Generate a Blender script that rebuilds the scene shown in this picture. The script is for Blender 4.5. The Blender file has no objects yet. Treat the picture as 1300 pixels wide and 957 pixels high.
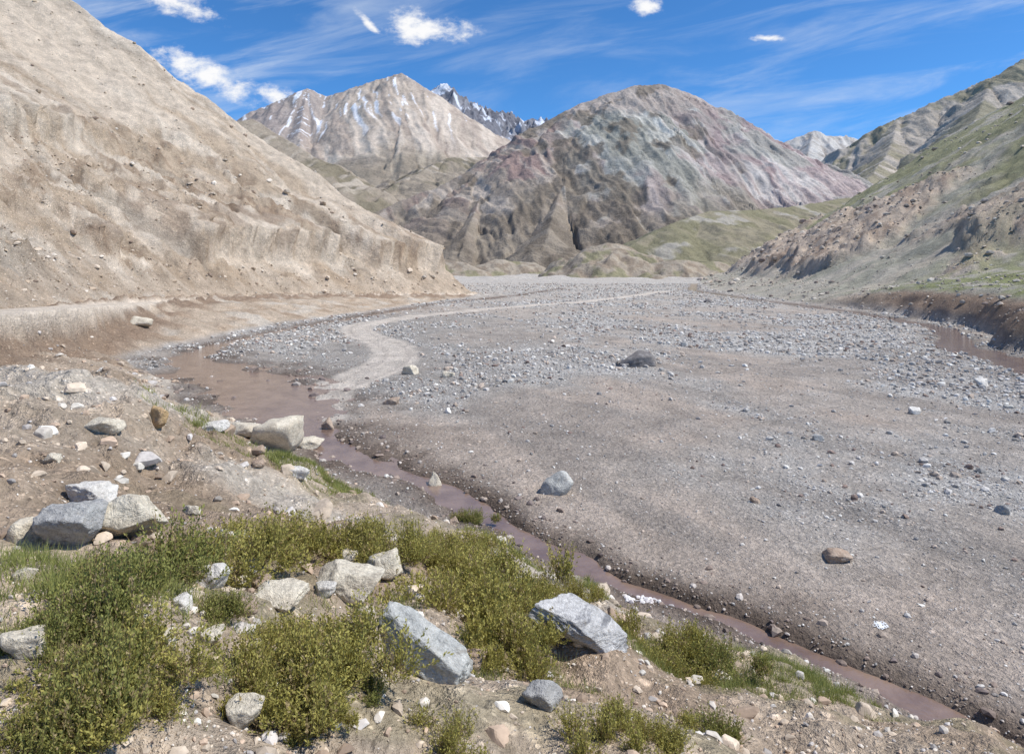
import bpy, bmesh, math, time
import numpy as np
from mathutils import Vector, noise as mn
T0=time.time()
rng=np.random.default_rng(7)
scene=bpy.context.scene
EYE=6.0      # camera height above the riverbed (m)
MIL=862.0    # angular unit used for survey bearings / elevations

# ------------------------------------------------------------------ noise
perm=rng.permutation(256); perm=np.concatenate([perm,perm])
_a=rng.random(256)*2*np.pi
GX=np.cos(_a); GY=np.sin(_a)
def pn(x,y,seed=0):
    x=np.asarray(x,float)+seed*17.31; y=np.asarray(y,float)+seed*9.77
    xi=np.floor(x).astype(np.int64); yi=np.floor(y).astype(np.int64)
    xf=x-xi; yf=y-yi
    X=xi&255; Y=yi&255; X1=(X+1)&255; Y1=(Y+1)&255
    u=xf*xf*xf*(xf*(xf*6-15)+10); v=yf*yf*yf*(yf*(yf*6-15)+10)
    def g(a,b,dx,dy):
        h=perm[perm[a]+b]; return GX[h]*dx+GY[h]*dy
    n0=g(X,Y,xf,yf); n1=g(X1,Y,xf-1,yf); n2=g(X,Y1,xf,yf-1); n3=g(X1,Y1,xf-1,yf-1)
    a=n0+(n1-n0)*u; b=n2+(n3-n2)*u
    return 1.5*(a+(b-a)*v)
def fbm(x,y,o=4,seed=0,gain=.5):
    s=0;a=1;t=0
    for i in range(o):
        s=s+a*pn(x,y,seed+i*3); t+=a; a*=gain; x=x*2.03; y=y*2.03
    return s/t*1.4
def ridged(x,y,o=3,seed=0):
    s=0;a=1;t=0
    for i in range(o):
        s=s+a*(1-np.abs(pn(x,y,seed+i*5)))**2; t+=a; a*=.5; x=x*2.1; y=y*2.1
    return s/t
def ss(a,b,x):
    t=np.clip((x-a)/(b-a),0,1); return t*t*(3-2*t)
def lerp(a,b,t): return a+(b-a)*t
def cl(a,b,t):
    t=np.asarray(t)[...,None]; return a*(1-t)+np.asarray(b)*t

def polydist(x,y,pts):
    pts=np.asarray(pts,float); best=np.full(np.shape(x),1e18); ex=[np.zeros(np.shape(x)) for _ in range(pts.shape[1]-2)]
    for a,b in zip(pts[:-1],pts[1:]):
        dx,dy=b[0]-a[0],b[1]-a[1]
        t=np.clip(((x-a[0])*dx+(y-a[1])*dy)/(dx*dx+dy*dy),0,1)
        d=(x-a[0]-t*dx)**2+(y-a[1]-t*dy)**2
        m=d<best; best=np.where(m,d,best)
        for i in range(len(ex)): ex[i]=np.where(m,a[2+i]+(b[2+i]-a[2+i])*t,ex[i])
    return [np.sqrt(best)]+ex
def inside(x,y,poly):
    r=np.zeros(np.shape(x),bool); n=len(poly)
    for i in range(n):
        x1,y1=poly[i]; x2,y2=poly[(i+1)%n]
        if y1==y2: continue
        c=((y1>y)!=(y2>y))&(x<(x2-x1)*(y-y1)/(y2-y1)+x1); r^=c
    return r

# ------------------------------------------------------------------ layout (metres)
STREAM=[(9,6.9,.3),(6.4,8.6,.28),(5.3,10.1,.3),(3.9,11.7,.3),(2.2,13.1,.3),(.8,14.7,.34),(-.4,16.5,.36),(-1.9,18.9,.5),(-4.7,21.4,.66),(-7.6,25.2,1.1),(-10.8,30.4,2.5),(-13.0,35,2.9),(-17.5,40.0,2.3),(-22.0,46,1.5),(-23.4,54,.8),(-22.6,65,.8),(-19,85,.8),(-12,115,.7),(2,150,.7),(15,200,.7)]
STREAM2=[(34,30,1.2),(30.5,38,1.6),(33.0,45,1.8),(34.2,52,1.6),(39,60,1.2),(43.5,69,1.1),(47,94,1.1),(46,129,1.2),(49,185,1.3),(70,260,1.3)]
BANK=[(14,3),(9,5.9),(7,7.6),(4.45,9.3),(1.5,11.9),(-1,14.7),(-3,17.2),(-6.3,20.2),(-10,25.5),(-14.2,29.5),(-17.2,34.5),(-21.3,39.5),(-25.2,44),(-26.3,52),(-25.5,66),(-22,85),(-16,112),(-6,146)]
LAND=BANK+[(-9,160),(-30,185),(-80,220),(-3000,2000),(-3000,-60),(14,-60)]
ROAD=[(-6,-4,4.6),(-11,4,4.5),(-17,12,4.2),(-24,24,3.9),(-28.5,37,3.6),(-33,52,3.1),(-38.5,72,2.3),(-39,86,1.7),(-33,108,1.1),(-20,130,.5),(-5,148,.1)]
TRACK=[(-8.2,27.5),(-9.3,31.3),(-8.9,35.7),(-7.9,40.7),(-8.0,47),(-10.1,54.4),(-13.3,60.8),(-15.6,69),(-14.3,77),(-9.3,89),(-1.2,103),(16,126),(40,175)]
def densify(P,k=6):
    P=np.array(P,float); out=[]
    for i in range(len(P)-1):
        p0=P[max(i-1,0)];p1=P[i];p2=P[i+1];p3=P[min(i+2,len(P)-1)]
        for j in range(k):
            t=j/k; out.append(.5*((2*p1)+(-p0+p2)*t+(2*p0-5*p1+4*p2-p3)*t*t+(-p0+3*p1-3*p2+p3)*t**3))
    out.append(P[-1]); return [tuple(q) for q in out]
TRACK=densify(TRACK,3)
XFy=[-20,0,12,24,37,52,72,86,108,130,148,160,185,220,300,1000,9500]
XFx=[-16,-15,-21,-28,-32,-36.5,-42,-42.5,-36.5,-23.5,-8,-11,-32,-82,-190,-900,-9000]
XRy=[-20,20,30,38,45,52,69,94,129,185,300,345,450,600,1000,9500]
XRx=[40,38,36,34,36,37.7,46.5,50,50,54,82,95,200,390,850,9000]

def H(x,y,full=False):
    x=np.asarray(x,float); y=np.asarray(y,float)
    n1=fbm(x/11,y/11,4,1); n2=fbm(x/1.4,y/1.4,3,2)
    z=.15*n1+.05*n2
    z=z+ss(330,800,y)*7+ss(300,380,y)*1.5*(.5+fbm(x/25,y/25,3,50))
    d1,w1=polydist(x,y,STREAM); d2,w2=polydist(x,y,STREAM2)
    wn=fbm(x/2.2,y/2.2,3,52)
    wob=.3*n2+.8*wn+.1
    c1=np.exp(-((np.maximum(d1*(1+wob),0)/w1)**2)); c2=np.exp(-((d2*(1+.5*wob)/w2)**2))
    near=np.exp(-(d1/(2*w1+.3))**2); z=z*(1-.6*near)
    near=np.exp(-(d2/(2*w2+.3))**2); z=z*(1-.6*near)
    dt,=polydist(x,y,TRACK)
    tk=1-ss(1.3,1.9,dt+.3*n2)
    z=z*(1-.7*tk)-.03*tk-.04*tk*np.exp(-((dt-.8)/.22)**2)
    db,=polydist(x,y,BANK); ins=inside(x,y,LAND)
    s=np.where(ins,db,-db)+(.5*fbm(x/2.6,y/2.6,3,9)+.25*n2)*ss(0,6,y)
    a=np.interp(y,[0,15,22,60,100,150,400],[1,1,.60,.55,.32,.1,.03])
    L=np.interp(s,[0,.5,1.5,3,6,10,16,40],[0,.5,1.0,1.7,2.95,4.35,4.9,5.2])*a
    nb=ss(0,1.5,s)
    L=L+nb*(.13*fbm(x/.9,y/.9,4,12)+.28*fbm(x/3.5,y/3.5,3,14))
    L=L+.75*np.exp(-((x+7.4)/3.2)**2-((y-12.3)/2.3)**2)+.16*ss(-.1,.3,fbm(x/.8,y/.8,3,19))*np.exp(-((x+6)/4)**2-((y-11)/4)**2)
    z=z+np.where(s>0,L,0)
    dr,zr=polydist(x,y,ROAD)
    rd=1-ss(2.0,2.7,dr+.35*n2+.3*wn)
    z=lerp(z,zr+.03*n2,rd)
    emb=(1-ss(2.7,7,dr))*(1-rd)*(x>np.interp(y,XFy,XFx))*ss(15,24,y)
    z=z+emb*(.6*(ridged(x/2.2,y/2.2,3,17)-.5)+.5*(1-ss(2.4,3.6,dr)))
    z=z-.38*c1*(1-.9*nb)-.38*c2
    # left hillside
    sh=np.interp(y,XFy,XFx)-x+1.2*fbm(x/7,y/7,3,20)
    lh=np.maximum(sh,0)*.72
    lm=ss(.5,4,lh)
    wx=fbm(x/14,y/14,3,22)
    band1=5.0+2.2*fbm(y/14,x/60,3,24)
    m1=ss(66,92,y)*(1-ss(175,210,y))*ss(-.3,.15,fbm(y/8,x/90,3,26)+.25)
    up1=4.2*m1*(ss(band1,band1+.9,lh)-ss(band1+1.2,band1+17,lh))
    band2=13+np.interp(y,[30,60,90,130],[-7,0,9,16])+5*fbm(y/18,x/80,3,28)
    m2=(1-ss(100,128,y))*ss(-.3,.2,fbm(y/10,x/60,3,29)+.3)
    up2=4.0*m2*(ss(band2,band2+1.8,lh)-ss(band2+2,band2+24,lh))
    rock=lm*np.clip(ss(band2+9,band2-2,lh)*(1-ss(122,150,y))*ss(-.45,.05,fbm(x/16,y/16,3,30))+.08,0,1)
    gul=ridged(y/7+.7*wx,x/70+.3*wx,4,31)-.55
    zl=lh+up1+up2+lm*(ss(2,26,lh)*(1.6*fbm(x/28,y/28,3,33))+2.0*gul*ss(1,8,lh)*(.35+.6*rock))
    bulge=(1-ss(60,82,y))*ss(1,4,lh)*(1-ss(14,26,lh))
    zl=zl+rock*(2.0*(ridged(x/7+.4*wx,y/4.5,6,35)-.5)+.8*fbm(x/1.9,y/1.9,4,37,.6))+lm*.12*fbm(x/2,y/2,3,38)+bulge*3.4*(ridged(x/11,y/13,4,39)-.5)
    zl=np.where(zl>110,110+(zl-110)*.15,zl)
    z=z+np.where(lh>0,zl,0)
    # right side
    sr=x-np.interp(y,XRy,XRx)+1.6*fbm(x/9,y/9,3,40)
    tw=1-ss(85,125,y)
    terr=np.interp(sr,[0,.8,2.2,5,30,60,1e5],[0,1.2,2.6,3.7,6.5,20,20+.6*1e5])
    fan=np.interp(sr,[0,3,14,24,1e5],[0,.5,3.2,8.2,8.2+.6*1e5])
    zr_=tw*terr+(1-tw)*fan
    rm=ss(0,2,sr)
    of=fbm(x/34,y/34,4,42)+.75*np.exp(-((sr-32)/18)**2)*ss(110,160,y)-.28
    out=ss(.0,.35,of)*ss(10,20,sr)*(1-ss(50,80,sr))
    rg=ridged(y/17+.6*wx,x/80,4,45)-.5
    zr_=zr_+rm*(.2*fbm(x/2.5,y/2.5,3,43)+ss(10,50,sr)*(3.5*fbm(x/55,y/55,3,44)+2.0*rg))
    zr_=zr_+out*(3.0*(ridged(x/16+.3*wx,y/12,6,46)-.45)+1.5*(ss(.1,.18,of)+ss(.3,.38,of))*.9+1.1*fbm(x/4,y/4,4,47))
    zr_=np.where(zr_>140,140+(zr_-140)*.15,zr_)
    z=z+np.where(sr>0,zr_,0)
    if not full: return z
    ox=1.9*m1*ss(band1,band1+.9,lh)*(1-ss(band1+1.0,band1+5,lh))*(.6+.9*n2)+1.8*m2*ss(band2,band2+1.8,lh)*(1-ss(band2+1.8,band2+7,lh))*(.4+.8*n2)
    return z,dict(n1=n1,n2=n2,c1=c1,c2=c2,d1=d1,d2=d2,w1=w1,w2=w2,tk=tk,dt=dt,s=s,nb=nb,rd=rd,dr=dr,lh=lh,lm=lm,rock=rock,gul=gul,sr=sr,tw=tw,out=out,rm=rm,band2=band2,up1=up1,up2=up2,emb=emb,wx=wx,ox=ox,rg=rg,wn=wn,bulge=bulge)

# ------------------------------------------------------------------ node helpers
class NT:
    def __init__(s,tree): s.t=tree; tree.nodes.clear()
    def n(s,ty,**kw):
        nd=s.t.nodes.new(ty)
        for k,v in kw.items(): setattr(nd,k,v)
        return nd
    def put(s,sock,v):
        if isinstance(v,bpy.types.NodeSocket): s.t.links.new(v,sock)
        else: sock.default_value=v
    def m(s,op,a,b=0.0,c=None,clamp=False):
        nd=s.n('ShaderNodeMath',operation=op,use_clamp=clamp); s.put(nd.inputs[0],a); s.put(nd.inputs[1],b)
        if c is not None: s.put(nd.inputs[2],c)
        return nd.outputs[0]
    def mr(s,v,a,b,c,d,smooth=False):
        nd=s.n('ShaderNodeMapRange'); 
        if smooth: nd.interpolation_type='SMOOTHSTEP'
        for i,q in enumerate((v,a,b,c,d)): s.put(nd.inputs[i],q)
        return nd.outputs[0]
    def mix(s,f,a,b,mode='MIX'):
        nd=s.n('ShaderNodeMix',data_type='RGBA',blend_type=mode); s.put(nd.inputs[0],f)
        for i,q in ((6,a),(7,b)):
            if isinstance(q,(tuple,list)) and len(q)==3: q=(*q,1)
            s.put(nd.inputs[i],q)
        return nd.outputs[2]
    def noise(s,vec,sc,det=6,rough=.6,dist=0):
        nd=s.n('ShaderNodeTexNoise'); s.put(nd.inputs['Vector'],vec)
        nd.inputs['Scale'].default_value=sc; nd.inputs['Detail'].default_value=det; nd.inputs['Roughness'].default_value=rough; nd.inputs['Distortion'].default_value=dist
        return nd.outputs[0]
    def scal(s,col,f):
        nd=s.n('ShaderNodeVectorMath',operation='SCALE'); s.put(nd.inputs[0],col); s.put(nd.inputs['Scale'],f); return nd.outputs[0]
def new_mat(name):
    m=bpy.data.materials.new(name); m.use_nodes=True; t=NT(m.node_tree)
    out=t.n('ShaderNodeOutputMaterial'); b=t.n('ShaderNodeBsdfPrincipled'); b.inputs['Roughness'].default_value=.92
    b.inputs['Specular IOR Level'].default_value=.12
    t.t.links.new(b.outputs[0],out.inputs[0]); return m,t,b,out
def bump(t,b,h,strength,dist):
    bp=t.n('ShaderNodeBump'); bp.inputs['Strength'].default_value=strength; bp.inputs['Distance'].default_value=dist
    t.put(bp.inputs['Height'],h); t.t.links.new(bp.outputs[0],b.inputs['Normal'])

def ground_mat(name,con,bd):
    m,t,b,o=new_mat(name)
    A=t.n('ShaderNodeAttribute',attribute_name='Col'); P=t.n('ShaderNodeAttribute',attribute_name='peb')
    co=t.n('ShaderNodeTexCoord').outputs['Object']
    n1=t.noise(co,.5,9,.7); n2=t.noise(co,8,5,.7)
    f=t.m('MULTIPLY',t.mr(n1,.25,.75,1-con,1+con),t.mr(n2,.25,.75,.7,1.3))
    def peb(sc,lo,hi,thr):
        v=t.n('ShaderNodeTexVoronoi'); v.inputs['Scale'].default_value=sc; t.put(v.inputs['Vector'],co)
        sp=t.n('ShaderNodeSeparateColor'); t.t.links.new(v.outputs['Color'],sp.inputs[0])
        isst=t.mr(sp.outputs[1],thr,thr+.05,0,1)
        dome=t.mr(v.outputs['Distance'],.25,.5,1,0,True)
        return t.m('MULTIPLY',isst,dome),t.mr(sp.outputs[0],0,1,lo,hi)
    k1,b1=peb(6.5,.6,1.9,.6); k2,b2=peb(19,.6,1.8,.4)
    P_=P.outputs['Fac']
    for k,br in ((k2,b2),(k1,b1)):
        w=t.m('MULTIPLY',k,P_)
        f=t.m('MULTIPLY',f,t.m('ADD',1.0,t.m('MULTIPLY',w,t.m('SUBTRACT',br,1.0))))
    t.put(b.inputs['Base Color'],t.scal(A.outputs['Color'],f))
    h=t.m('ADD',t.m('MULTIPLY',n1,1.1*bd),t.m('MULTIPLY',n2,.13))
    h=t.m('ADD',h,t.m('MULTIPLY',t.m('ADD',t.m('MULTIPLY',k1,.06),t.m('MULTIPLY',k2,.025)),P_))
    bump(t,b,h,.8,1.0)
    return m
def mountain_mat(name,sc,dist):
    m,t,b,o=new_mat(name)
    A=t.n('ShaderNodeAttribute',attribute_name='Col')
    co=t.n('ShaderNodeTexCoord').outputs['Object']
    n1=t.noise(co,sc,8,.72); n2=t.noise(co,sc*7,5,.65)
    f=t.m('MULTIPLY',t.mr(n1,.25,.75,.72,1.28),t.mr(n2,.25,.75,.78,1.22))
    t.put(b.inputs['Base Color'],t.scal(A.outputs['Color'],f))
    bump(t,b,t.m('ADD',n1,t.m('MULTIPLY',n2,.2)),.75,dist)
    return m
def stone_mat(name):
    m,t,b,o=new_mat(name)
    A=t.n('ShaderNodeAttribute',attribute_name='Col'); co=t.n('ShaderNodeTexCoord').outputs['Object']
    n=t.noise(co,14,4,.6)
    t.put(b.inputs['Base Color'],t.scal(A.outputs['Color'],t.mr(n,.25,.75,.75,1.25))); b.inputs['Roughness'].default_value=.85
    return m
def rock_mat(name,c,c2,stripe=0):
    m,t,b,o=new_mat(name)
    co=t.n('ShaderNodeTexCoord').outputs['Object']
    n1=t.noise(co,3.0,8,.65,.4); n2=t.noise(co,22,6,.7); n3=t.noise(co,90,4,.6)
    col=t.mix(t.mr(n1,.38,.66,0,1,True),c,c2)
    h=t.m('ADD',t.m('ADD',t.m('MULTIPLY',n1,1.1),t.m('MULTIPLY',n2,.45)),t.m('MULTIPLY',n3,.08))
    if stripe:
        mp=t.n('ShaderNodeMapping'); t.put(mp.inputs[0],co); mp.inputs['Rotation'].default_value=(0.25,.42,0); mp.inputs['Scale'].default_value=(1.2,1.2,11)
        ns=t.noise(mp.outputs[0],1.5,7,.65,.5)
        col=t.mix(t.mr(ns,.40,.50,.75,0,True),col,(.19,.19,.20)); h=t.m('ADD',h,t.m('MULTIPLY',ns,1.2))
    col=t.scal(col,t.m('MULTIPLY',t.mr(n2,.25,.75,.6,1.35),t.mr(n3,.3,.7,.85,1.15)))
    st=t.mr(t.noise(co,5.5,6,.7,1.0),.56,.66,0,.45,True)
    col=t.mix(st,col,(.26,.22,.17))
    t.put(b.inputs['Base Color'],col); b.inputs['Roughness'].default_value=.85
    bump(t,b,h,.8,.1)
    return m

def mk(name,V,F,mat,col=None,peb=None,smooth=True,link=True):
    me=bpy.data.meshes.new(name); V=np.asarray(V,np.float32); F=np.asarray(F,np.int32)
    me.vertices.add(len(V)); me.vertices.foreach_set('co',V.ravel())
    k=F.shape[1]; me.loops.add(F.size); me.polygons.add(len(F))
    me.loops.foreach_set('vertex_index',F.ravel())
    me.polygons.foreach_set('loop_start',np.arange(0,F.size,k,dtype=np.int32))
    me.update(calc_edges=True)
    me.polygons.foreach_set('use_smooth',np.full(len(F),smooth))
    if col is not None:
        at=me.attributes.new('Col','FLOAT_COLOR','POINT'); c=np.ones((len(V),4),np.float32); c[:,:3]=np.clip(col,0,1); at.data.foreach_set('color',c.ravel())
    if peb is not None:
        at=me.attributes.new('peb','FLOAT','POINT'); at.data.foreach_set('value',np.asarray(peb,np.float32).ravel())
    me.materials.append(mat)
    if not link: return me
    ob=bpy.data.objects.new(name,me); scene.collection.objects.link(ob); return ob
def gridfaces(nr,nc):
    i=np.arange(nr*nc).reshape(nr,nc)
    return np.stack([i[:-1,:-1],i[:-1,1:],i[1:,1:],i[1:,:-1]],-1).reshape(-1,4)

# ------------------------------------------------------------------ ground sheet
GM=ground_mat('ground_earth',.32,1.0); GH=ground_mat('hillside_earth',.38,1.25)
NR,NC=1280,860
Y=-4+3*np.exp(np.linspace(0,math.log(9000/3.),NR))
U=np.linspace(-1.1,1.1,NC)
yy=np.repeat(Y[:,None],NC,1); xx=U[None,:]*(yy+5)
z,M=H(xx,yy,True)
def c3(a): return np.array(a,float)
def gravel_field(x,y):
    # where cobbles have been washed together: long bars running down the valley, more on the right
    f=fbm(x/16,y/22,4,60)+.3*fbm(x/3.5,y/5,4,61)+.5*fbm((x+.5*y)/5,(y-.5*x)/26,3,140)
    return f+.24*ss(0,.35,x/np.maximum(y,1))*ss(11,18,y)-.30*(1-ss(11,19,y))-.10*np.exp(-((x-1)/5)**2-((y-24)/10)**2)
GF=gravel_field(xx,yy)
big=fbm(xx/16,yy/22,4,60); mid=fbm(xx/3.5,yy/5,4,61); fine=fbm(xx/.8,yy/.8,3,62)
col=np.ones(xx.shape+(3,))*c3([.47,.415,.355])
col=cl(col,c3([.50,.47,.425]),ss(-.1,.3,GF))
col=cl(col,c3([.52,.43,.35]),.9*ss(.0,.4,-GF+.2*mid)*(1-ss(60,120,yy)))
col=cl(col,c3([.36,.315,.27]),.6*ss(.15,.5,fbm(xx/9,yy/14,3,63)))
col=cl(col,c3([.33,.29,.25]),.6*ss(.12,.4,fbm((xx+.6*yy)/3.2,(yy-.6*xx)/20,3,141))*(1-ss(60,110,yy)))
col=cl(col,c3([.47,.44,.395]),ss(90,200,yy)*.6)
col=cl(col,c3([.35,.325,.29]),.7*np.exp(-((xx+9)/9)**2)*ss(28,34,yy)*(1-ss(70,110,yy)))
peb=lerp(.4,1.0,ss(-.25,.2,GF))
wet=np.exp(-(M['d1']*(1+.6*M['wn'])/(M['w1']*1.5+.45))**2)*(1-M['nb'])
wet=np.maximum(wet,.8*np.exp(-(M['d2']/(M['w2']*1.3+.4))**2))
dn=np.exp(-(((xx+5.5)/4)**2+((yy-24.5)/4)**2))
wet=np.clip(wet*(1.1+.7*mid),0,1); wet=np.maximum(wet,.6*dn*ss(-.2,.3,mid+.2)*(1-M['nb']))
col=cl(col,c3([.155,.117,.09]),wet*.92); peb=peb*(1-.4*wet)
tkc=np.ones_like(col)*c3([.66,.585,.495]); tkc=cl(tkc,c3([.53,.465,.395]),np.exp(-((M['dt']-.8)/.25)**2)*.7)
col=cl(col,tkc*(1+.1*fine[...,None]),M['tk']*.95); peb=peb*(1-.85*M['tk'])
lt=ss(-.1,.7,M['s'])
tcol=np.ones_like(col)*c3([.54,.435,.325]); tcol=cl(tcol,c3([.43,.325,.23]),ss(-.1,.4,mid)); tcol=cl(tcol,c3([.58,.505,.41]),ss(.1,.5,fbm(xx/5,yy/5,3,64)))
tcol=cl(tcol,c3([.30,.215,.15]),np.clip(M['emb']*1.4*ss(-.4,.2,mid+.2),0,1)*.9)
tcol=cl(tcol,c3([.20,.19,.09]),.4*ss(.1,.4,fbm(xx/1.3,yy/1.3,3,65)+.4*np.exp(-((M['s']-1)/1.0)**2))*(1-ss(19,25,yy))*ss(-6,-2,xx+.0*yy))
col=cl(col,tcol,lt); peb=lerp(peb,.9,lt)
col=cl(col,c3([.72,.62,.50]),M['rd']); peb=peb*(1-.85*M['rd'])
# left hill
hc=np.ones_like(col)*c3([.58,.485,.38])
hc=cl(hc,c3([.43,.335,.24]),.85*ss(-.15,.25,fbm(yy/5+.6*M['wx'],xx/40,5,66)+.75*M['rock']-.32))
hc=cl(hc,c3([.66,.57,.46]),.75*ss(0,.3,fbm(yy/6+.8*M['wx'],xx/80,4,67)))
hc=cl(hc,c3([.29,.21,.145]),.75*M['rock']*ss(.05,.35,fbm(xx/5+.6*M['wx'],yy/3.2,5,68,.6)))
hc=cl(hc,c3([.53,.465,.385]),.8*M['bulge']*ss(-.1,.3,fbm(xx/9,yy/9,3,69)))
hc=cl(hc,c3([.27,.19,.13]),np.clip(.6*ss(.3,2.5,M['up1'])*ss(-.2,.3,mid)+.5*ss(.5,3,M['up2'])*ss(.0,.4,mid),0,1))
hc=cl(hc,c3([.38,.29,.205]),.6*ss(6,2,M['lh']+4*fbm(yy/5,xx/20,3,74))*(yy<150))
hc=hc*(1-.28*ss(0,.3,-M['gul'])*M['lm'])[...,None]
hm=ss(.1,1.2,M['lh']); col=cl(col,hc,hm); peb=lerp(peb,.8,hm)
# right side
sr=M['sr']
rc=np.ones_like(col)*c3([.43,.395,.325])
rc=cl(rc,c3([.35,.335,.265]),ss(-.2,.3,fbm(yy/12+.6*M['wx'],xx/60,4,70)))
rc=cl(rc,c3([.51,.445,.36]),.7*ss(.0,.3,fbm(yy/7+.6*M['wx'],xx/50,4,73)))
g=ss(-.05,.3,fbm(xx/30,yy/30,4,71)+.45*ss(35,80,sr)-.06)
rc=cl(rc,c3([.26,.255,.135]),.85*g*ss(20,50,sr))
rc=cl(rc,c3([.52,.42,.33]),M['out']*.85); rc=cl(rc,c3([.31,.23,.175]),.75*M['out']*ss(0,.4,fbm(xx/5,yy/7,4,72)))
rc=cl(rc,c3([.225,.24,.10]),M['tw']*ss(3,5,sr)*ss(-.4,.1,mid+.3*big)*.9)
rc=cl(rc,c3([.30,.22,.16]),M['tw']*(1-ss(2.5,4.5,sr)))
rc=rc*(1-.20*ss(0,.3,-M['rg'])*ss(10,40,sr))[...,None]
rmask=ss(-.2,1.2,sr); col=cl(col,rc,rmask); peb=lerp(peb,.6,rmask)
fg=ss(400,800,yy); col=cl(col,c3([.29,.25,.19]),fg*(1-rmask)*(1-hm))
V=np.stack([xx+M['ox'],yy,z],-1).reshape(-1,3); F=gridfaces(NR,NC)
C=col.reshape(-1,3); Pb=peb.ravel()
cat=np.zeros(xx.shape,int)
cat[(M['s']>.2)]=1; cat[M['tk']>.5]=2; cat[M['rd']>.5]=2; cat[M['lh']>.3]=3; cat[sr>.3]=4
cf=cat[:-1,:-1].ravel()
for i,nm in enumerate(['riverbed','terrace_ground','dirt_track','scree_hillside','rocky_hillside']):
    f=F[cf==i]; u,inv=np.unique(f.ravel(),return_inverse=True)
    mk(nm,V[u],inv.reshape(-1,4),GH if i==3 else GM,C[u],Pb[u])
del M,V,F,C,z,xx,yy,col,tcol,hc,rc,GF,tkc
print('ground',time.time()-T0)

# ------------------------------------------------------------------ water
def water_mat():
    m,t,b,o=new_mat('muddy_water')
    co=t.n('ShaderNodeTexCoord').outputs['Object']
    n=t.noise(co,1.2,5,.6); col=t.mix(t.mr(n,.35,.65,0,1),(.16,.105,.08),(.26,.18,.135))
    t.put(b.inputs['Base Color'],col); b.inputs['Roughness'].default_value=.07; b.inputs['Specular IOR Level'].default_value=.45
    bump(t,b,t.noise(co,7,4,.6),.35,.04); return m
WM=water_mat()
def ribbon(name,pts,zw,mul):
    pts=np.array(pts,float); t=np.arange(len(pts)); tt=np.linspace(0,len(pts)-1,len(pts)*10)
    P=np.stack([np.interp(tt,t,pts[:,i]) for i in range(3)],-1)
    d=np.gradient(P[:,:2],axis=0); d/=np.linalg.norm(d,axis=1)[:,None]; n=np.stack([-d[:,1],d[:,0]],-1)
    rows=[np.column_stack([P[:,:2]+n*P[:,2:3]*mul*k,np.full(len(P),zw)]) for k in np.linspace(-1,1,5)]
    V=np.stack(rows,1).reshape(-1,3); return mk(name,V,gridfaces(len(P),5),WM)
ribbon('stream',STREAM,-.165,1.6); ribbon('stream',STREAM2,-.15,1.5)

# ------------------------------------------------------------------ mountains
def mountain(name,ridges,k,dx,dy,gw,ga,rough,colfn,mat,front,back,side=150,kn=.15,jag=0,wps=.35):
    R=[np.array([[a/MIL*d,d,EYE+b/MIL*d] for a,b,d in r]) for r in ridges]
    allp=np.concatenate(R)
    x0,x1=allp[:,0].min()-side,allp[:,0].max()+side; y0,y1=front,allp[:,1].max()+back
    nx=int((x1-x0)/dx); ny=int((y1-y0)/dy)
    X,Yg=np.meshgrid(np.linspace(x0,x1,nx),np.linspace(y0,y1,ny))
    best=np.full(X.shape,-1e9); S=np.zeros(X.shape); D=np.zeros(X.shape)
    for ri,r in enumerate(R):
        acc=ri*gw*37.
        for a,b in zip(r[:-1],r[1:]):
            ex,ey=b[0]-a[0],b[1]-a[1]; L=math.hypot(ex,ey)
            tu=((X-a[0])*ex+(Yg-a[1])*ey)/(L*L); t=np.clip(tu,0,1)
            dd=np.hypot(X-a[0]-t*ex,Yg-a[1]-t*ey); s=acc+t*L+(tu-t)*L*.55
            sd=np.sign((X-a[0])*ey-(Yg-a[1])*ex)
            h=a[2]+(b[2]-a[2])*t-k*dd*(1+kn*pn(s/(gw*4),ri*3.3+0*s,5))
            m=h>best; best=np.where(m,h,best); S=np.where(m,s+sd*gw*5.3,S); D=np.where(m,dd,D); acc+=L
    z=best
    wp=fbm(X/(gw*3),Yg/(gw*3),3,81)
    fade=np.minimum(D/(gw*1.5),1)
    z=z+fade*ga*(ridged(S/gw+wps*wp,D/(gw*8),3,83)-.6)+fade*ga*.45*(ridged(S/gw*3.3+1.5*wps*wp,D/(gw*4),4,85)-.6)
    z=z+rough*fbm(X/(gw*1.2),Yg/(gw*1.2),6,87)*(.35+.65*fade)+jag*(ridged(S/(gw*.5),D/(gw*2),4,88)-.6)*(1-.6*fade)
    z=np.maximum(z,-12)
    c=colfn(X,Yg,z,S,D,wp)
    return mk(name,np.stack([X,Yg,z],-1).reshape(-1,3),gridfaces(ny,nx),mat,c.reshape(-1,3))
def base(X,c): return np.ones(X.shape+(3,))*c3(c)
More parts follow.
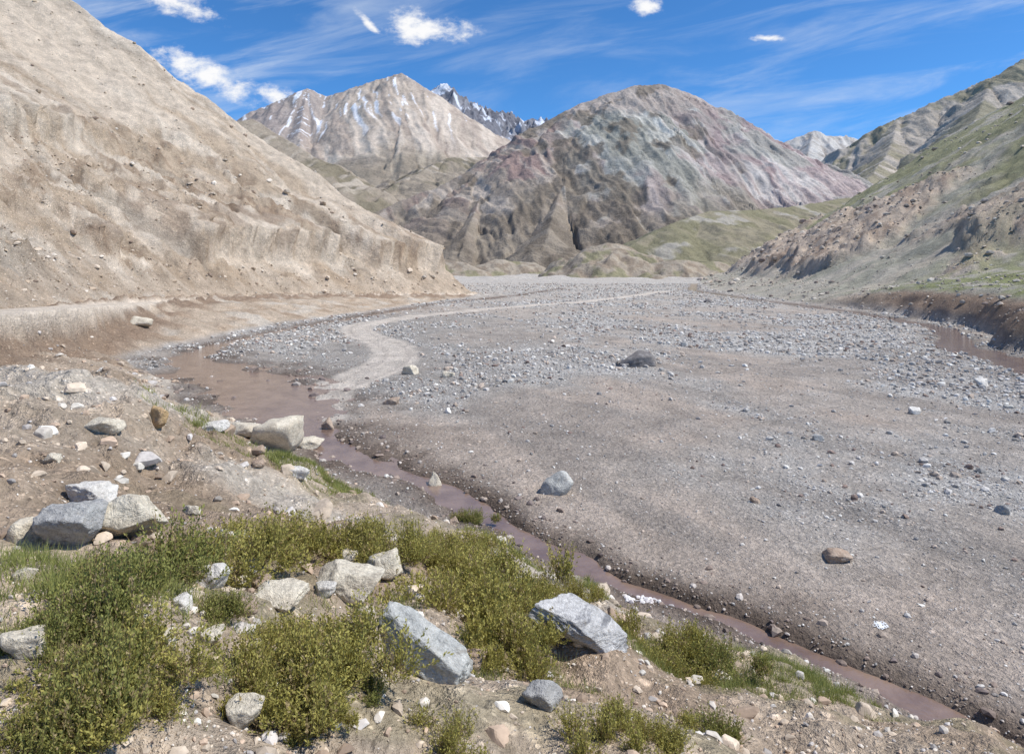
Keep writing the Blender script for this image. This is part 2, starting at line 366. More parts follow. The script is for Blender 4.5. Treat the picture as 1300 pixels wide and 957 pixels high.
def col_m1(X,Yg,z,S,D,wp):
    st=fbm(S/12+.5*wp,D/190,5,90); st2=fbm(S/34+.7*wp,D/280,4,91); pt=fbm(X/80,Yg/100,5,92)
    c=base(X,[.33,.27,.215])
    c=cl(c,[.31,.205,.18],.85*ss(-.05,.3,st2+.5*pt)*(1-ss(60,140,X)))
    c=cl(c,[.48,.405,.33],.8*ss(.0,.3,st)*(1-ss(120,200,X)))
    cen=ss(60,125,X+55*wp+.15*z)
    pal=base(X,[.41,.40,.35]); pal=cl(pal,[.60,.585,.52],ss(0,.25,st)); pal=cl(pal,[.25,.25,.21],.8*ss(.05,.35,st2-.2*st))
    pal=cl(pal,[.37,.28,.26],.75*ss(.05,.35,-st2+.6*pt))
    rt=ss(190,290,X+60*wp)
    pink=base(X,[.45,.36,.335]); pink=cl(pink,[.57,.52,.475],ss(.0,.28,st)); pink=cl(pink,[.32,.225,.22],ss(-.03,.28,st2)*.85); pink=cl(pink,[.36,.355,.31],.8*ss(.05,.35,-pt))
    c=cl(c,pal,cen); c=cl(c,pink,rt)
    top=ss(205,240,z+20*wp)*(1-ss(240,330,X)); c=cl(c,[.39,.32,.275],top*.85)
    low=ss(115,45,z+30*pt+25*st)*(1-ss(230,330,X)); c=cl(c,[.27,.225,.165],low*.85)
    dk=ss(.14,.38,fbm(X/40,Yg/60,5,93)+.45*np.exp(-((X-85)/50)**2)*ss(210,120,z)); c=cl(c,[.185,.15,.11],dk*.8*(1-rt))
    g=c.mean(-1,keepdims=True)*c3([1.06,1.0,.94])
    return (c*.8+g*.2)
MM1=mountain_mat('mineral_slopes',.07,6.0)
mountain('mountain',[
 [(-200,60,800),(-165,75,830),(-90,105,870),(-10,145,910),(15,165,930),(40,185,960),(90,210,990),(150,230,1010),(190,234,1020),(240,215,1030),(290,185,1050),(340,150,1070),(400,105,1090),(450,60,1110),(500,20,1110)],
 [(90,210,990),(75,150,870),(62,100,760),(45,45,650)],
 [(190,234,1020),(182,190,930),(176,128,800),(150,80,720),(130,38,650)],[(176,128,800),(205,85,740),(225,50,690)],
 [(290,185,1050),(300,140,940),(330,95,860),(350,60,780)],
 [(-10,145,910),(-40,90,800),(-60,40,700)],
 [(240,215,1030),(245,150,900),(260,95,800),(270,60,740)]],
 .68,1.5,1.6,24,12,5.5,col_m1,MM1,430,60,130,wps=.25,jag=2)
def col_m2(X,Yg,z,S,D,wp):
    st=fbm(S/60+.6*wp,D/900,4,95); pt=fbm(X/400,Yg/400,4,96)
    c=base(X,[.45,.375,.305]); c=cl(c,[.54,.46,.38],ss(0,.3,st)); c=cl(c,[.36,.295,.245],.8*ss(.0,.3,-st+.4*pt))
    lf=ss(-850,-1150,X+120*wp); c=cl(c,[.28,.24,.225],lf*.75)
    c=cl(c,[.31,.27,.245],.6*ss(900,1150,z+80*wp)*ss(-.1,.2,pt+st))
    c=cl(c,[.26,.22,.165],ss(620,420,z+150*pt)*.8)
    sn=ss(.39,.44,fbm(S/22+.9*wp,D/500,4,97)+.10*lf-.10*ss(-500,-300,X))*ss(540,740,z)*(1-ss(420,900,D)); c=cl(c,[.78,.80,.84],sn*.8)
    return c
MM2=mountain_mat('tan_slopes',.014,16)
mountain('snow_streaked_mountain',[
 [(-420,140,3900),(-325,200,3900),(-290,215,3950),(-260,228,4000),(-235,218,4000),(-210,226,4000),(-180,236,4020),(-140,248,4050),(-110,228,4100),(-70,190,4150),(-25,160,4200),(30,135,4250)],
 [(-140,248,4050),(-150,190,3500),(-155,120,3050),(-150,80,2800)],
 [(-260,228,4000),(-270,170,3450),(-262,110,3000)],
 [(-110,228,4100),(-85,165,3600),(-70,120,3200)],[(-325,200,3900),(-340,150,3400)],
 [(-190,232,4020),(-205,175,3500),(-210,120,3100)]],
 .72,6,7,110,32,15,col_m2,MM2,2400,250,300,jag=16,wps=.25)
def col_m3(X,Yg,z,S,D,wp):
    c=base(X,[.17,.17,.19]); c=cl(c,[.26,.26,.28],ss(0,.4,fbm(S/60,D/300,4,98)))  # dark slate and snow tinted bluish: distance haze put into the base colour
    sn=ss(.18,.32,fbm(S/70+wp,D/200,4,99)); return cl(c,[.72,.76,.84],.8*sn*ss(900,1250,z))
mountain('jagged_peak',[[(-130,205,5900),(-110,220,5900),(-97,228,5900),(-87,234,5900),(-75,224,5900),(-50,211,5900),(-25,199,5950),(0,196,6000),(20,187,6000),(35,190,6000),(50,188,6050),(90,170,6100)],
 [(-87,234,5900),(-80,180,5300)],[(-25,199,5950),(-15,150,5400)],[(20,187,6000),(35,140,5500)]],
 .8,9,10,120,110,30,col_m3,mountain_mat('hazed_slate_slopes',.012,30),4700,250,300,jag=85)
def col_r3(X,Yg,z,S,D,wp):
    c=base(X,[.50,.47,.43]); c=cl(c,[.38,.34,.30],ss(0,.3,fbm(S/80,D/400,4,101))); return cl(c,[.7,.7,.7],.2*ss(.2,.35,fbm(S/50,D/300,4,102)))
mountain('distant_mountain',[[(300,120,5000),(340,157,5000),(360,165,5000),(383,174,5000),(400,168,5000),(425,168,5000),(440,162,5000),(480,150,5000)],[(383,174,5000),(375,140,4500)]],
 .7,9,10,130,60,22,col_r3,MM2,3900,200,300,jag=24)
def col_r2(X,Yg,z,S,D,wp):
    st=fbm(S/30+.6*wp,D/250,4,103); c=base(X,[.37,.33,.28]); c=cl(c,[.47,.42,.36],ss(0,.35,st)); c=cl(c,[.25,.23,.15],.75*ss(-.05,.3,fbm(X/160,Yg/160,4,104)-.4*st)); return c
mountain('mountain_ridge',[
 [(800,335,1500),(650,265,1550),(610,242,1580),(570,225,1600),(530,208,1600),(490,190,1620),(460,176,1640),(425,152,1640),(390,115,1640),(360,80,1640)],
 [(610,242,1580),(590,190,1300),(560,140,1100)],[(490,190,1620),(480,150,1400),(450,110,1200)],[(425,152,1640),(405,110,1450),(380,70,1300)]],
 .66,3.2,3.5,44,20,10,col_r2,mountain_mat('ridge_slopes',.035,9),900,80,300,jag=8,wps=.25)
def col_f(X,Yg,z,S,D,wp):
    st=fbm(S/20,D/60,4,105); c=base(X,[.22,.205,.13]); c=cl(c,[.29,.255,.185],.8*ss(-.1,.35,st)); return cl(c,[.40,.37,.32],.8*ss(.2,.45,fbm(X/28,Yg/28,5,106)))
FM=mountain_mat('foothill_slopes',.12,2.5)
mountain('foothill',[[(460,95,640),(370,80,560),(310,73,520),(250,72,490),(200,55,460),(160,35,440),(125,8,410)]],.42,1.2,1.2,16,3,2.5,col_f,FM,345,60,60)
def col_f2(X,Yg,z,S,D,wp):
    c=base(X,[.36,.31,.245]); c=cl(c,[.25,.20,.15],.8*ss(-.1,.3,fbm(X/7,Yg/7,4,107))); return cl(c,[.23,.22,.13],.8*ss(.05,.3,fbm(X/14,Yg/14,4,108)))
mountain('foothill',[[(60,4,420),(90,18,400),(120,32,395),(145,27,400),(190,5,420)],[(-60,0,420),(-20,10,430),(30,7,440)],[(-160,6,430),(-90,14,420),(-60,6,410)],[(150,4,380),(200,9,375),(260,8,385),(300,0,400)]],.45,.9,.9,14,3.5,4.5,col_f2,FM,340,40,40)
def col_m2b(X,Yg,z,S,D,wp):
    c=base(X,[.31,.26,.20]); c=cl(c,[.215,.185,.13],ss(-.1,.3,fbm(X/150,Yg/150,4,109))); return cl(c,[.42,.36,.29],ss(.1,.4,fbm(S/30,D/200,4,110)))
mountain('hill',[[(-330,190,2200),(-250,140,2100),(-210,118,2050),(-165,98,2050),(-120,120,2200),(-80,140,2400),(-40,140,2500),(20,140,2500)]],.5,4,4.5,60,28,14,col_m2b,mountain_mat('hill_slopes',.03,11),1200,200,250,wps=.25)
print('mountains',time.time()-T0)

# ------------------------------------------------------------------ stones
def ico(level):
    bm=bmesh.new(); bmesh.ops.create_icosphere(bm,subdivisions=level,radius=1); V=np.array([v.co[:] for v in bm.verts]); F=np.array([[v.index for v in f.verts] for f in bm.faces]); bm.free(); return V/np.linalg.norm(V,axis=1)[:,None],F
def facet(D,r,n=6,lo=.62,sharp=30):
    N=np.array([[1,0,0],[-1,0,0],[0,1,0],[0,-1,0],[0,0,1],[0,0,-1.]])+r.normal(0,.3,(6,3))
    E=r.normal(size=(n,3)); N=np.concatenate([N,E]); N/=np.linalg.norm(N,axis=1)[:,None]; h=np.concatenate([r.uniform(.7,.95,6),r.uniform(lo+.15,1.1,n)])
    dt=np.maximum(D@N.T,1e-3)/h
    q=(np.sum(dt**sharp,1)+.7**sharp)**(1/sharp)
    return D/q[:,None]
def scatter(name,x,y,size,pal,pw,mat,level=1,sink=.25,flat=.65,smooth=False):
    D,Fi=ico(level); nt=8; T=[facet(D,np.random.default_rng(50+i),5) for i in range(nt)]
    n=len(x); r=np.random.default_rng(99); ti=r.integers(0,nt,n); B=np.array(T)[ti]
    sc=size[:,None]*.5*np.stack([r.uniform(.8,1.3,n),r.uniform(.6,1.0,n),r.uniform(.4,.85,n)*flat/.65],-1)
    B=B*sc[:,None,:]
    a=r.uniform(-.45,.45,n); ca,sa=np.cos(a)[:,None],np.sin(a)[:,None]; by,bz=B[...,1].copy(),B[...,2].copy(); B[...,1]=by*ca-bz*sa; B[...,2]=by*sa+bz*ca
    a=r.uniform(0,6.28,n); ca,sa=np.cos(a)[:,None],np.sin(a)[:,None]; bx,by=B[...,0].copy(),B[...,1].copy(); B[...,0]=bx*ca-by*sa; B[...,1]=bx*sa+by*ca
    zz=H(x,y); B[...,0]+=x[:,None]; B[...,1]+=y[:,None]; B[...,2]+=(zz+sc[:,2]*(1-2*sink))[:,None]
    nv=len(D); F=(Fi[None]+np.arange(n)[:,None,None]*nv).reshape(-1,3)
    pi=r.choice(len(pal),n,p=np.array(pw)/sum(pw)); c=np.array(pal)[pi]*r.uniform(.7,1.3,n)[:,None]
    return mk(name,B.reshape(-1,3),F,mat,np.repeat(c,nv,0),smooth=smooth)
SM=stone_mat('river_stones')
PAL=[(.47,.44,.40),(.60,.565,.51),(.35,.33,.30),(.46,.375,.30),(.67,.64,.57),(.27,.20,.165)]; PW=[4,2.5,2,2,1.1,.8]
r=np.random.default_rng(3)
n=180000
d=np.exp(r.uniform(math.log(8.5),math.log(260),n)); u=r.uniform(-.95,.95,n); x=u*d; y=d
gf=gravel_field(x,y)
keep=r.random(n)<(.17+.72*ss(-.1,.32,gf))
x,y=x[keep],y[keep]; gf=gf[keep]
z_,m_=H(x,y,True)
k=(m_['s']<0)&(m_['lh']<=0)&(m_['sr']<.5)&(m_['tk']<.3)&((m_['c1']<.5)|(r.random(len(x))<.2))&(m_['c2']<.4)
x,y,gf=x[k],y[k],gf[k]; dd=y
size=np.maximum(.024,dd*.0017)*(1+np.minimum(r.pareto(2.5,len(x)),5.5)*(.7+.6*ss(-.1,.3,gf))); size=np.minimum(size,.024*dd**.5+.22)
scatter('river_gravel',x,y,size,PAL,PW,SM)
st=np.array(STREAM); n=3400; t=r.uniform(0,12,n); cx=np.interp(t,np.arange(len(st)),st[:,0]); cy=np.interp(t,np.arange(len(st)),st[:,1]); cw=np.interp(t,np.arange(len(st)),st[:,2])
x=cx+r.normal(0,1,n)*(cw*.7+.4); y=cy+r.normal(0,1,n)*(cw*.7+.4)
scatter('stream_stones',x,y,np.maximum(.03,y*.0022)*(1+np.minimum(r.pareto(2.2,n),5)),[(.25,.195,.16),(.38,.31,.25),(.46,.41,.36),(.18,.145,.13)],[3,2,1.3,2],SM,sink=.35)
PALB=[(.56,.46,.35),(.60,.54,.46),(.44,.33,.24),(.48,.44,.40),(.70,.65,.56)]
n=32000; d=np.exp(r.uniform(math.log(2),math.log(45),n)); x=r.uniform(-1,.8,n)*d; y=d
z_,m_=H(x,y,True); k=(m_['s']>0)&(m_['rd']<.3)&(m_['lh']<=0)&(r.random(n)<.2+.7*ss(-.2,.2,fbm(x/2,y/2,3,120)))
x,y=x[k],y[k]; size=np.maximum(.014,y*.002)*(1+np.minimum(r.pareto(2.1,len(x)),6))
scatter('bank_gravel',x,y,size,PALB,[5,2,4,2,.6],SM)
n=2100; d=np.exp(r.uniform(math.log(2.2),math.log(24),n)); x=r.uniform(-.95,.6,n)*d; y=d
z_,m_=H(x,y,True); k=(m_['s']>.1)&(m_['rd']<.3)&(m_['lh']<=0)&(r.random(n)<.12+.8*ss(0,.35,fbm(x/1.6,y/1.6,3,122)))
x,y=x[k],y[k]; size=y*.009*(1+np.minimum(r.pareto(2.3,len(x)),2.6)); size=np.clip(size,.04,.5)
scatter('broken_rocks',x,y,size,PALB,[3,3,3,2,1],SM,level=3,sink=.3)
n=55000; d=np.exp(r.uniform(math.log(22),math.log(200),n)); x=r.uniform(-1.1,.0,n)*d; y=d
z_,m_=H(x,y,True); k=(m_['lh']>.3)&(r.random(n)<.04+.8*m_['rock']*ss(-.2,.25,fbm(x/6,y/6,3,121))+.45*(1-ss(1,7,m_['lh'])))
x,y=x[k],y[k]; size=np.maximum(.09,y*.0017)*(1+np.minimum(r.pareto(2.4,len(x)),6))
scatter('hillside_rocks',x+m_['ox'][k],y,size,[(.54,.45,.35),(.42,.33,.24),(.62,.55,.46),(.29,.22,.165)],[4,3,2,2],SM)
n=30000; d=np.exp(r.uniform(math.log(40),math.log(345),n)); x=r.uniform(.2,1.0,n)*d; y=d
z_,m_=H(x,y,True); k=(m_['sr']>.5)&(r.random(n)<.06+.6*m_['out']+.2*(m_['sr']<15))
x,y=x[k],y[k]; size=np.maximum(.1,y*.002)*(1+np.minimum(r.pareto(2.6,len(x)),5))
scatter('hillside_rocks',x,y,size,[(.50,.43,.35),(.40,.34,.285),(.56,.51,.43),(.30,.24,.20)],[4,3,2,1.2],SM)

# ------------------------------------------------------------------ survey: where a sight line meets the ground
def sight(px,py):
    a=(np.asarray(px,float)-650)/MIL; b=(340-np.asarray(py,float))/MIL
    ds=np.geomspace(1.9,120,700); X=a[:,None]*ds; Yv=np.broadcast_to(ds,X.shape); Z=H(X,Yv)
    hit=(EYE+b[:,None]*ds)<=Z; i=np.argmax(hit,1); dd=ds[i]; return a*dd,dd,Z[np.arange(len(a)),i]
RM={'pale':rock_mat('pale_rock',(.70,.63,.50),(.56,.49,.38)),'grey':rock_mat('grey_rock',(.38,.37,.35),(.48,.47,.44)),
 'white':rock_mat('white_rock',(.74,.70,.63),(.60,.56,.50)),'brown':rock_mat('brown_rock',(.42,.31,.23),(.50,.40,.31)),
 'orange':rock_mat('orange_rock',(.54,.37,.19),(.42,.30,.19)),'dark':rock_mat('dark_rock',(.18,.165,.155),(.28,.26,.245)),
 'blue':rock_mat('bluegrey_rock',(.46,.46,.43),(.60,.585,.53)),'strata':rock_mat('layered_rock',(.62,.60,.57),(.50,.49,.47),1)}
BO=[(345,573,58,46,'pale'),(388,570,38,15,'pale'),(195,541,27,30,'orange'),(120,556,52,20,'pale'),(105,642,64,30,'white'),(145,686,84,58,'pale'),(78,702,72,56,'grey'),(20,690,42,30,'pale'),
(262,748,48,32,'white'),(435,762,92,40,'pale'),(485,742,50,34,'pale'),(532,862,112,95,'blue'),(745,838,116,66,'strata'),(350,772,62,24,'pale'),(305,782,36,18,'brown'),(18,838,56,30,'pale'),
(552,627,19,25,'pale'),(708,629,42,31,'blue'),(810,467,50,20,'dark'),(520,476,21,14,'pale'),(568,479,18,8,'pale'),(497,516,20,10,'brown'),(415,551,18,21,'brown'),(1068,714,36,13,'brown'),
(1252,492,20,12,'white'),(1165,526,16,9,'white'),(1278,656,20,13,'grey'),(302,552,42,14,'pale'),(268,549,32,13,'white'),(290,690,42,18,'white'),(440,722,24,20,'pale'),(328,748,30,16,'brown'),
(410,760,30,18,'white'),(60,590,24,12,'pale'),(240,655,22,12,'pale'),(325,597,16,9,'brown'),(610,725,20,10,'pale'),(175,690,24,14,'brown'),(960,640,12,8,'brown'),(870,440,10,6,'grey'),(1040,560,14,8,'grey'),(900,385,10,5,'dark'),
(660,690,12,7,'pale'),(575,665,14,9,'brown'),(25,745,30,16,'pale'),(200,830,40,20,'pale'),(600,850,36,16,'brown'),(690,905,50,30,'grey'),(300,925,60,34,'pale'),(173,414,30,12,'pale'),(375,608,30,12,'white'),(230,772,26,14,'white'),(165,808,34,16,'pale'),(460,790,30,14,'pale'),(265,820,30,16,'pale')]
px=[b[0] for b in BO]; py=[b[1] for b in BO]; bx,by,bz=sight(px,py)
bxy=[]
for i,(b,X_,Y_,Z_) in enumerate(zip(BO,bx,by,bz)):
    r_=np.random.default_rng(200+i); lv=6 if b[2]>60 else 4
    D,Fi=ico(lv); P=facet(D,r_,7,.5,60)
    lo,hi=P.min(0),P.max(0); P=(P-(lo+hi)/2)/((hi-lo)/2)
    off=Vector(r_.uniform(0,50,3))
    nz=np.array([mn.fractal(Vector(p)*1.6+off,.85,2.1,6) for p in P]); P=P*(1+.10*nz[:,None])
    w=b[2]*Y_/MIL; h=b[3]*Y_/MIL
    if b[4]=='blue' and b[2]>100:
        P=P*np.array([.64*w,.30*w,.34*h]); ang=.62
        c_,s_=math.cos(ang),math.sin(ang); X2=P[:,0]*c_+P[:,2]*s_; Z2=-P[:,0]*s_+P[:,2]*c_; P[:,0]=X2; P[:,2]=Z2
    elif b[4]=='strata':
        P=P*np.array([.58*w,.32*w,.28*h]); ang=.42
        c_,s_=math.cos(ang),math.sin(ang); X2=P[:,0]*c_+P[:,2]*s_; Z2=-P[:,0]*s_+P[:,2]*c_; P[:,0]=X2; P[:,2]=Z2
    elif b[4]=='dark':
        P=P*np.array([w/2,w*.4,h*.55]); P[:,2]+=np.where(P[:,2]>0,.25*P[:,0],0)
    else:
        P=P*np.array([w/2,w*r_.uniform(.35,.5),h*.60])
    X2,Y2=X_,Y_+.35*w; bxy.append((X2,Y2,w))
    ob=mk('boulder',P,Fi,RM[b[4]]); ob.location=(X2,Y2,H(np.array([X2]),np.array([Y2]))[0]*.5+Z_*.5+h*.30); ob.rotation_euler=(0,0,r_.uniform(-.25,.25))
bxy=np.array(bxy)
print('boulders',time.time()-T0)
wx_,wy_,wz_=sight([835,1117],[764,795])
r_=np.random.default_rng(5); a=wx_[0]+r_.uniform(-.55,.55,60); bb=wy_[0]+r_.uniform(-.12,.15,60)
scatter('white_rubble',a,bb,r_.uniform(.05,.16,60),[(.74,.71,.68),(.62,.57,.54)],[1,1],SM,level=2,sink=.4,flat=.5)
ll=14; gx,gy=np.meshgrid(np.linspace(-.13,.13,ll),np.linspace(-.09,.09,ll)); gz=.03+.03*fbm(gx*14,gy*14,3,7)
Fq=gridfaces(ll,ll); hole=(np.hypot(((gx*22)%1)-.5,((gy*22)%1)-.5)[:-1,:-1].ravel()>.28)&((np.hypot(gx/.13,gy/.09)+.4*fbm(gx*20,gy*20,2,8))[:-1,:-1].ravel()<1.0)
lit=new_mat('litter_plastic'); lit[2].inputs['Base Color'].default_value=(.72,.74,.75,1)
ob=mk('litter_scrap',np.stack([gx,gy,gz],-1).reshape(-1,3),Fq[hole],lit[0]); ob.location=(wx_[1],wy_[1],wz_[1]); ob.rotation_euler=(.2,0,.3)

# ------------------------------------------------------------------ vegetation
def leaf_mat():
    m,t,b,o=new_mat('foliage'); A=t.n('ShaderNodeAttribute',attribute_name='Col')
    oi=t.n('ShaderNodeObjectInfo').outputs['Random']
    c=t.mix(t.mr(oi,0,1,0,.4),A.outputs['Color'],(.36,.31,.09)); t.put(b.inputs['Base Color'],c); b.inputs['Roughness'].default_value=.6
    tr=t.n('ShaderNodeBsdfTranslucent'); t.put(tr.inputs[0],c); mx=t.n('ShaderNodeMixShader'); mx.inputs[0].default_value=.3
    t.t.links.new(b.outputs[0],mx.inputs[1]); t.t.links.new(tr.outputs[0],mx.inputs[2]); t.t.links.new(mx.outputs[0],o.inputs[0]); return m
LM=leaf_mat()
def shrub_mesh(seed,dark):
    # cushion shrub: several sub-clumps of upright leafy sprigs
    r=np.random.default_rng(seed); nc=8; per=62; ns=nc*per; nl=20
    cc=np.stack([r.normal(0,.21,nc),r.normal(0,.21,nc)],-1); ch=r.uniform(.5,1.2,nc)
    ci=np.repeat(np.arange(nc),per)
    az=r.uniform(0,2*np.pi,ns); tilt=np.abs(r.normal(0,.6,ns)).clip(0,1.35); ln=r.uniform(.18,.40,ns)*ch[ci]*(1-.2*tilt)
    dr=np.stack([np.sin(tilt)*np.cos(az),np.sin(tilt)*np.sin(az),np.cos(tilt)],-1)
    b0=np.concatenate([cc[ci]+r.normal(0,.05,(ns,2)),np.full((ns,1),-.04)],1)
    t=np.sort(r.uniform(.2,1,(ns,nl)),1)
    P=b0[:,None]+dr[:,None]*(ln[:,None]*t)[...,None]; P[...,2]+=.08*(t**2)*ln[:,None]
    P=P+r.normal(0,.007,P.shape); P=P.reshape(-1,3)
    L=dr[:,None]*.9+r.normal(0,.5,(ns,nl,3)); L[...,2]+=.3; L=L.reshape(-1,3); L/=np.linalg.norm(L,axis=1)[:,None]
    W=np.cross(L,r.normal(size=L.shape)); W/=np.linalg.norm(W,axis=1)[:,None]
    n=len(P); l=r.uniform(.018,.038,n)[:,None]; w=r.uniform(.004,.008,n)[:,None]
    V=np.stack([P,P+L*l*.5+W*w,P+L*l,P+L*l*.5-W*w],1).reshape(-1,3)
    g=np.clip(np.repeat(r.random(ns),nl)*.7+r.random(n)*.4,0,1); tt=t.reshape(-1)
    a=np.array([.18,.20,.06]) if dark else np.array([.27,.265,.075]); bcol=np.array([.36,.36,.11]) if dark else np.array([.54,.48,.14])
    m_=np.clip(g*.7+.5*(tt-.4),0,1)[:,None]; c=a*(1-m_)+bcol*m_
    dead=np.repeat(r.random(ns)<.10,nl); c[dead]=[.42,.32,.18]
    C=np.repeat(c,4,0); F=np.arange(n*4).reshape(-1,4)
    e=b0+dr*ln[:,None]; e[:,2]+=.08*ln; sd=np.cross(dr,[0,0,1.]); sd/=np.linalg.norm(sd,axis=1)[:,None]+1e-6
    TV=np.stack([b0-sd*.002,b0+sd*.002,e+sd*.001,e-sd*.001],1).reshape(-1,3); TF=np.arange(ns*4).reshape(-1,4)+len(V)
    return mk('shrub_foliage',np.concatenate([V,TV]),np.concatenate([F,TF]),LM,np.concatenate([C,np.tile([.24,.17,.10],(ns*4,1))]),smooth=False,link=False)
SH=[shrub_mesh(i,i<3) for i in range(7)]
CL=[(185,735,45,12,4,1),(120,768,40,10,3,1),(45,785,40,8,3,1),(50,855,55,12,3,1),(150,860,45,8,3,1),(250,850,45,14,4,0),(345,845,50,16,5,0),(430,835,38,14,5,0),(505,856,40,10,3,1),(335,694,42,7,4,0),(285,702,16,5,1,1),
(450,690,34,14,4,0),(530,700,50,24,8,0),(590,705,28,20,4,0),(560,655,40,10,1,1),(600,750,30,18,4,0),(645,768,36,18,4,0),(700,758,34,16,4,0),(615,805,36,12,3,0),(750,790,20,8,1,0),(830,818,35,10,3,0),(880,842,45,14,4,1),(720,878,40,8,2,0),
(70,925,90,16,3,1),(400,920,80,18,3,0),(800,920,50,16,3,0),(940,920,30,12,1,1),(570,935,30,10,1,0),(270,768,20,6,1,1),(372,752,16,4,1,1)]
pp=[];dk=[]
r=np.random.default_rng(11)
for cx,cy,rx,ry,nn,dk_ in CL:
    for _ in range(nn):
        q=r.uniform(-1,1,2); pp.append((cx+q[0]*rx,cy+q[1]*ry)); dk.append(dk_)
pp=np.array(pp); sx,sy,sz=sight(pp[:,0],pp[:,1]+14)
for i in range(len(sx)):
    s=r.uniform(.6,1.2)*(.72 if sy[i]<4.8 else 1.05)
    if np.min(np.hypot(bxy[:,0]-sx[i],bxy[:,1]-.1-sy[i])-bxy[:,2]*.45)<.10+.12*s: continue
    j=r.integers(0,3)+(0 if dk[i] and r.random()<.8 else 3+r.integers(0,2))
    ob=bpy.data.objects.new('shrub',SH[min(j,6)]); scene.collection.objects.link(ob)
    ob.location=(sx[i],sy[i],sz[i]-.01); ob.scale=(s*r.uniform(.9,1.25),s*r.uniform(.9,1.2),s*r.uniform(.75,1.05)); ob.rotation_euler=(0,0,r.uniform(0,6.28))
GC=[(310,572,.9,.4,2200),(350,585,.8,.4,2800),(400,602,.9,.5,3200),(450,625,.7,.5,3000),(510,640,.6,.5,3000),(560,650,.5,.4,2200),(610,668,.5,.4,2600),(650,702,.45,.35,2000),(110,735,.6,.3,2600),(50,775,.5,.3,1800),(30,720,.4,.3,900),(860,785,.5,.25,2200),(900,800,.6,.3,3000),(940,822,.5,.35,3500),(1000,846,.5,.3,3200),(760,750,.3,.2,900),(830,835,.7,.4,2600),(560,790,.5,.4,900),(660,850,.6,.25,1200),(960,880,.5,.3,1800),(300,800,.7,.3,900),(1060,885,.35,.25,1600)]
gcx,gcy,_=sight([g[0] for g in GC],[g[1] for g in GC]); gx_=[];gy_=[]
for (a_,b_,rx,ry,nn),X_,Y_ in zip(GC,gcx,gcy):
    tc=r.normal(0,.6,(max(6,nn//60),2)); pick=tc[r.integers(0,len(tc),nn)]; q=pick+r.normal(0,.09,(nn,2)); gx_.append(X_+q[:,0]*rx*1.5); gy_.append(Y_+q[:,1]*ry*1.5)
gx_=np.concatenate(gx_); gy_=np.concatenate(gy_)
gz_,gm=H(gx_,gy_,True); k=(gm['s']>.0); gx_,gy_,gz_=gx_[k],gy_[k],gz_[k]; n=len(gx_)
hh=r.uniform(.05,.15,n)*(1+.5*fbm(gx_/.5,gy_/.5,2,131)); w=np.maximum(.003,gy_*.00045); az=r.uniform(0,6.28,n); ln=r.normal(0,.4,(n,2))
B=np.stack([gx_,gy_,gz_-.01],-1); sd=np.stack([np.cos(az),np.sin(az),0*az],-1)*w[:,None]
Tp=B+np.stack([ln[:,0]*hh,ln[:,1]*hh,hh],-1)
V=np.stack([B-sd,B+sd,Tp],1).reshape(-1,3); g=r.random(n)[:,None]; c=np.array([.18,.24,.07])*(1-g)+np.array([.40,.42,.16])*g
mk('grass',V,np.arange(n*3).reshape(-1,3),LM,np.repeat(c,3,0),smooth=False)
print('veg',n,time.time()-T0)

# ------------------------------------------------------------------ light + sky
sv=Vector((.57,-.08,.82)).normalized()
sun=bpy.data.lights.new('sun','SUN'); sun.energy=5.0; sun.angle=math.radians(.53); sun.color=(1,.96,.90)
so=bpy.data.objects.new('sun',sun); scene.collection.objects.link(so); so.rotation_euler=sv.to_track_quat('Z','Y').to_euler()
w=bpy.data.worlds.new('World'); scene.world=w; w.use_nodes=True; t=NT(w.node_tree)
out=t.n('ShaderNodeOutputWorld'); bg=t.n('ShaderNodeBackground'); bg.inputs[1].default_value=.10; t.t.links.new(bg.outputs[0],out.inputs[0])
sky=t.n('ShaderNodeTexSky',sky_type='NISHITA'); sky.sun_disc=False; sky.sun_elevation=math.asin(sv.z); sky.sun_rotation=math.atan2(sv.x,sv.y); sky.altitude=2600; sky.air_density=1.0; sky.dust_density=.3; sky.ozone_density=2.5
tc=t.n('ShaderNodeTexCoord').outputs['Generated']; sp=t.n('ShaderNodeSeparateXYZ'); t.t.links.new(tc,sp.inputs[0])
yv=t.m('MAXIMUM',sp.outputs[1],.05); a=t.m('DIVIDE',sp.outputs[0],yv); b=t.m('DIVIDE',sp.outputs[2],yv)
def blob(ca,cb,ra,rb,rot):
    da=t.m('SUBTRACT',a,ca); db=t.m('SUBTRACT',b,cb); c_,s_=math.cos(rot),math.sin(rot)
    p=t.m('ADD',t.m('MULTIPLY',da,c_),t.m('MULTIPLY',db,s_)); q=t.m('SUBTRACT',t.m('MULTIPLY',db,c_),t.m('MULTIPLY',da,s_))
    p=t.m('DIVIDE',p,ra); q=t.m('DIVIDE',q,rb)
    return t.m('SUBTRACT',1.0,t.m('SQRT',t.m('ADD',t.m('MULTIPLY',p,p),t.m('MULTIPLY',q,q))))
bl=None
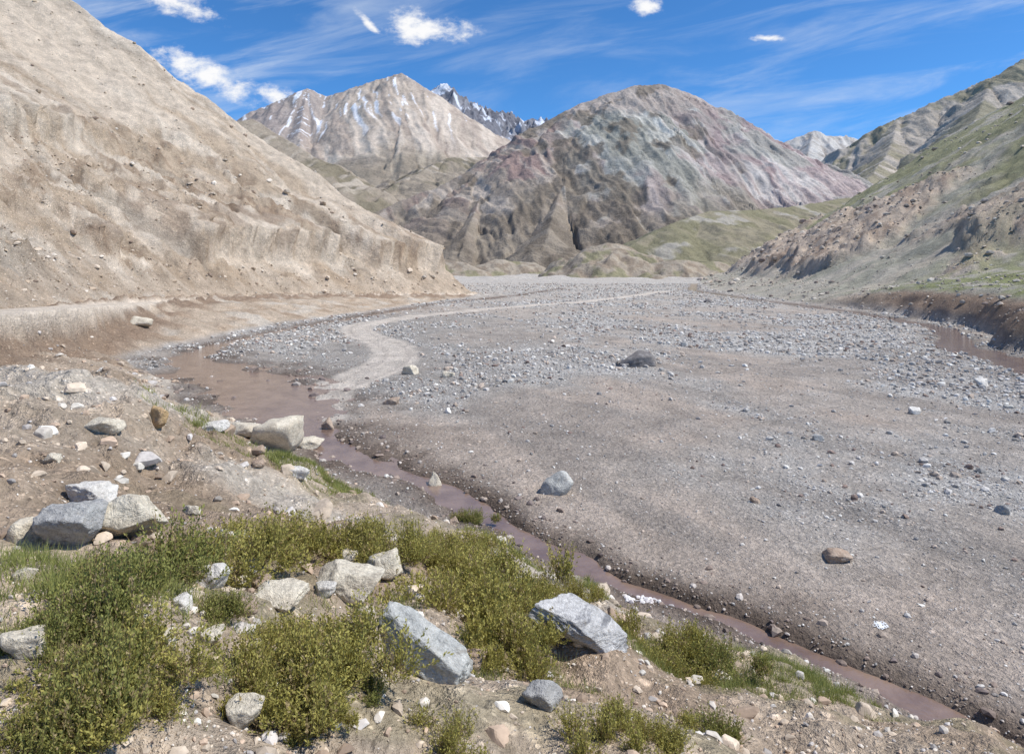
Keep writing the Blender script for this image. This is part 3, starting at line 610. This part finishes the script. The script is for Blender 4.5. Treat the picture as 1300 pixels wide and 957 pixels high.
for args in [(-.125,.349,.075,.026,-.05),(-.15,.366,.040,.020,0),(-.45,.283,.115,.026,-.42),(-.345,.25,.045,.018,-.3),(-.49,.387,.07,.020,-.35),(.197,.387,.026,.018,0),(.375,.338,.03,.006,0),(-.21,.358,.035,.007,-.8)]:
    v=blob(*args); bl=v if bl is None else t.m('MAXIMUM',bl,v)
cv=t.n('ShaderNodeCombineXYZ'); t.put(cv.inputs[0],a); t.put(cv.inputs[1],t.m('MULTIPLY',b,1.6))
nz=t.noise(cv.outputs[0],24,9,.66)
cl_=t.mr(t.m('ADD',bl,t.m('MULTIPLY',t.m('SUBTRACT',nz,.5),3.2)),-.05,1.05,0,1,True)
cl_=t.m('MULTIPLY',cl_,t.mr(bl,-.4,.25,0,1,True))
cv2=t.n('ShaderNodeCombineXYZ'); t.put(cv2.inputs[0],t.m('ADD',t.m('MULTIPLY',a,1.6),t.m('MULTIPLY',b,1.2))); t.put(cv2.inputs[1],t.m('SUBTRACT',t.m('MULTIPLY',b,11),t.m('MULTIPLY',a,2.2)))
ci=t.mr(t.noise(cv2.outputs[0],1.7,8,.6,.6),.42,.80,0,.62,True)
side=t.mr(t.m('ABSOLUTE',t.m('SUBTRACT',a,.12)),.1,.6,.5,1,True)
ci=t.m('MULTIPLY',ci,side)
hz=t.m('GREATER_THAN',sp.outputs[1],.05)
skc=t.mix(1.0,sky.outputs[0],(.62,1.24,1.72,1),'MULTIPLY')
c=t.mix(t.m('MULTIPLY',ci,hz),skc,(7.8,8.6,9.6,1)); c=t.mix(t.m('MULTIPLY',cl_,hz),c,(9.8,9.8,9.9,1))
t.put(bg.inputs[0],c)

cam=bpy.data.cameras.new('camera'); co=bpy.data.objects.new('camera',cam); scene.collection.objects.link(co); scene.camera=co
co.location=(0,0,EYE); co.rotation_euler=(math.radians(90),0,0)
cam.sensor_width=36; cam.lens=MIL/1300*36; cam.shift_y=-(478.5-340)/1300; cam.clip_start=.1; cam.clip_end=20000
scene.view_settings.view_transform='Standard'; scene.view_settings.look='None'; scene.view_settings.exposure=0
print('done',time.time()-T0)
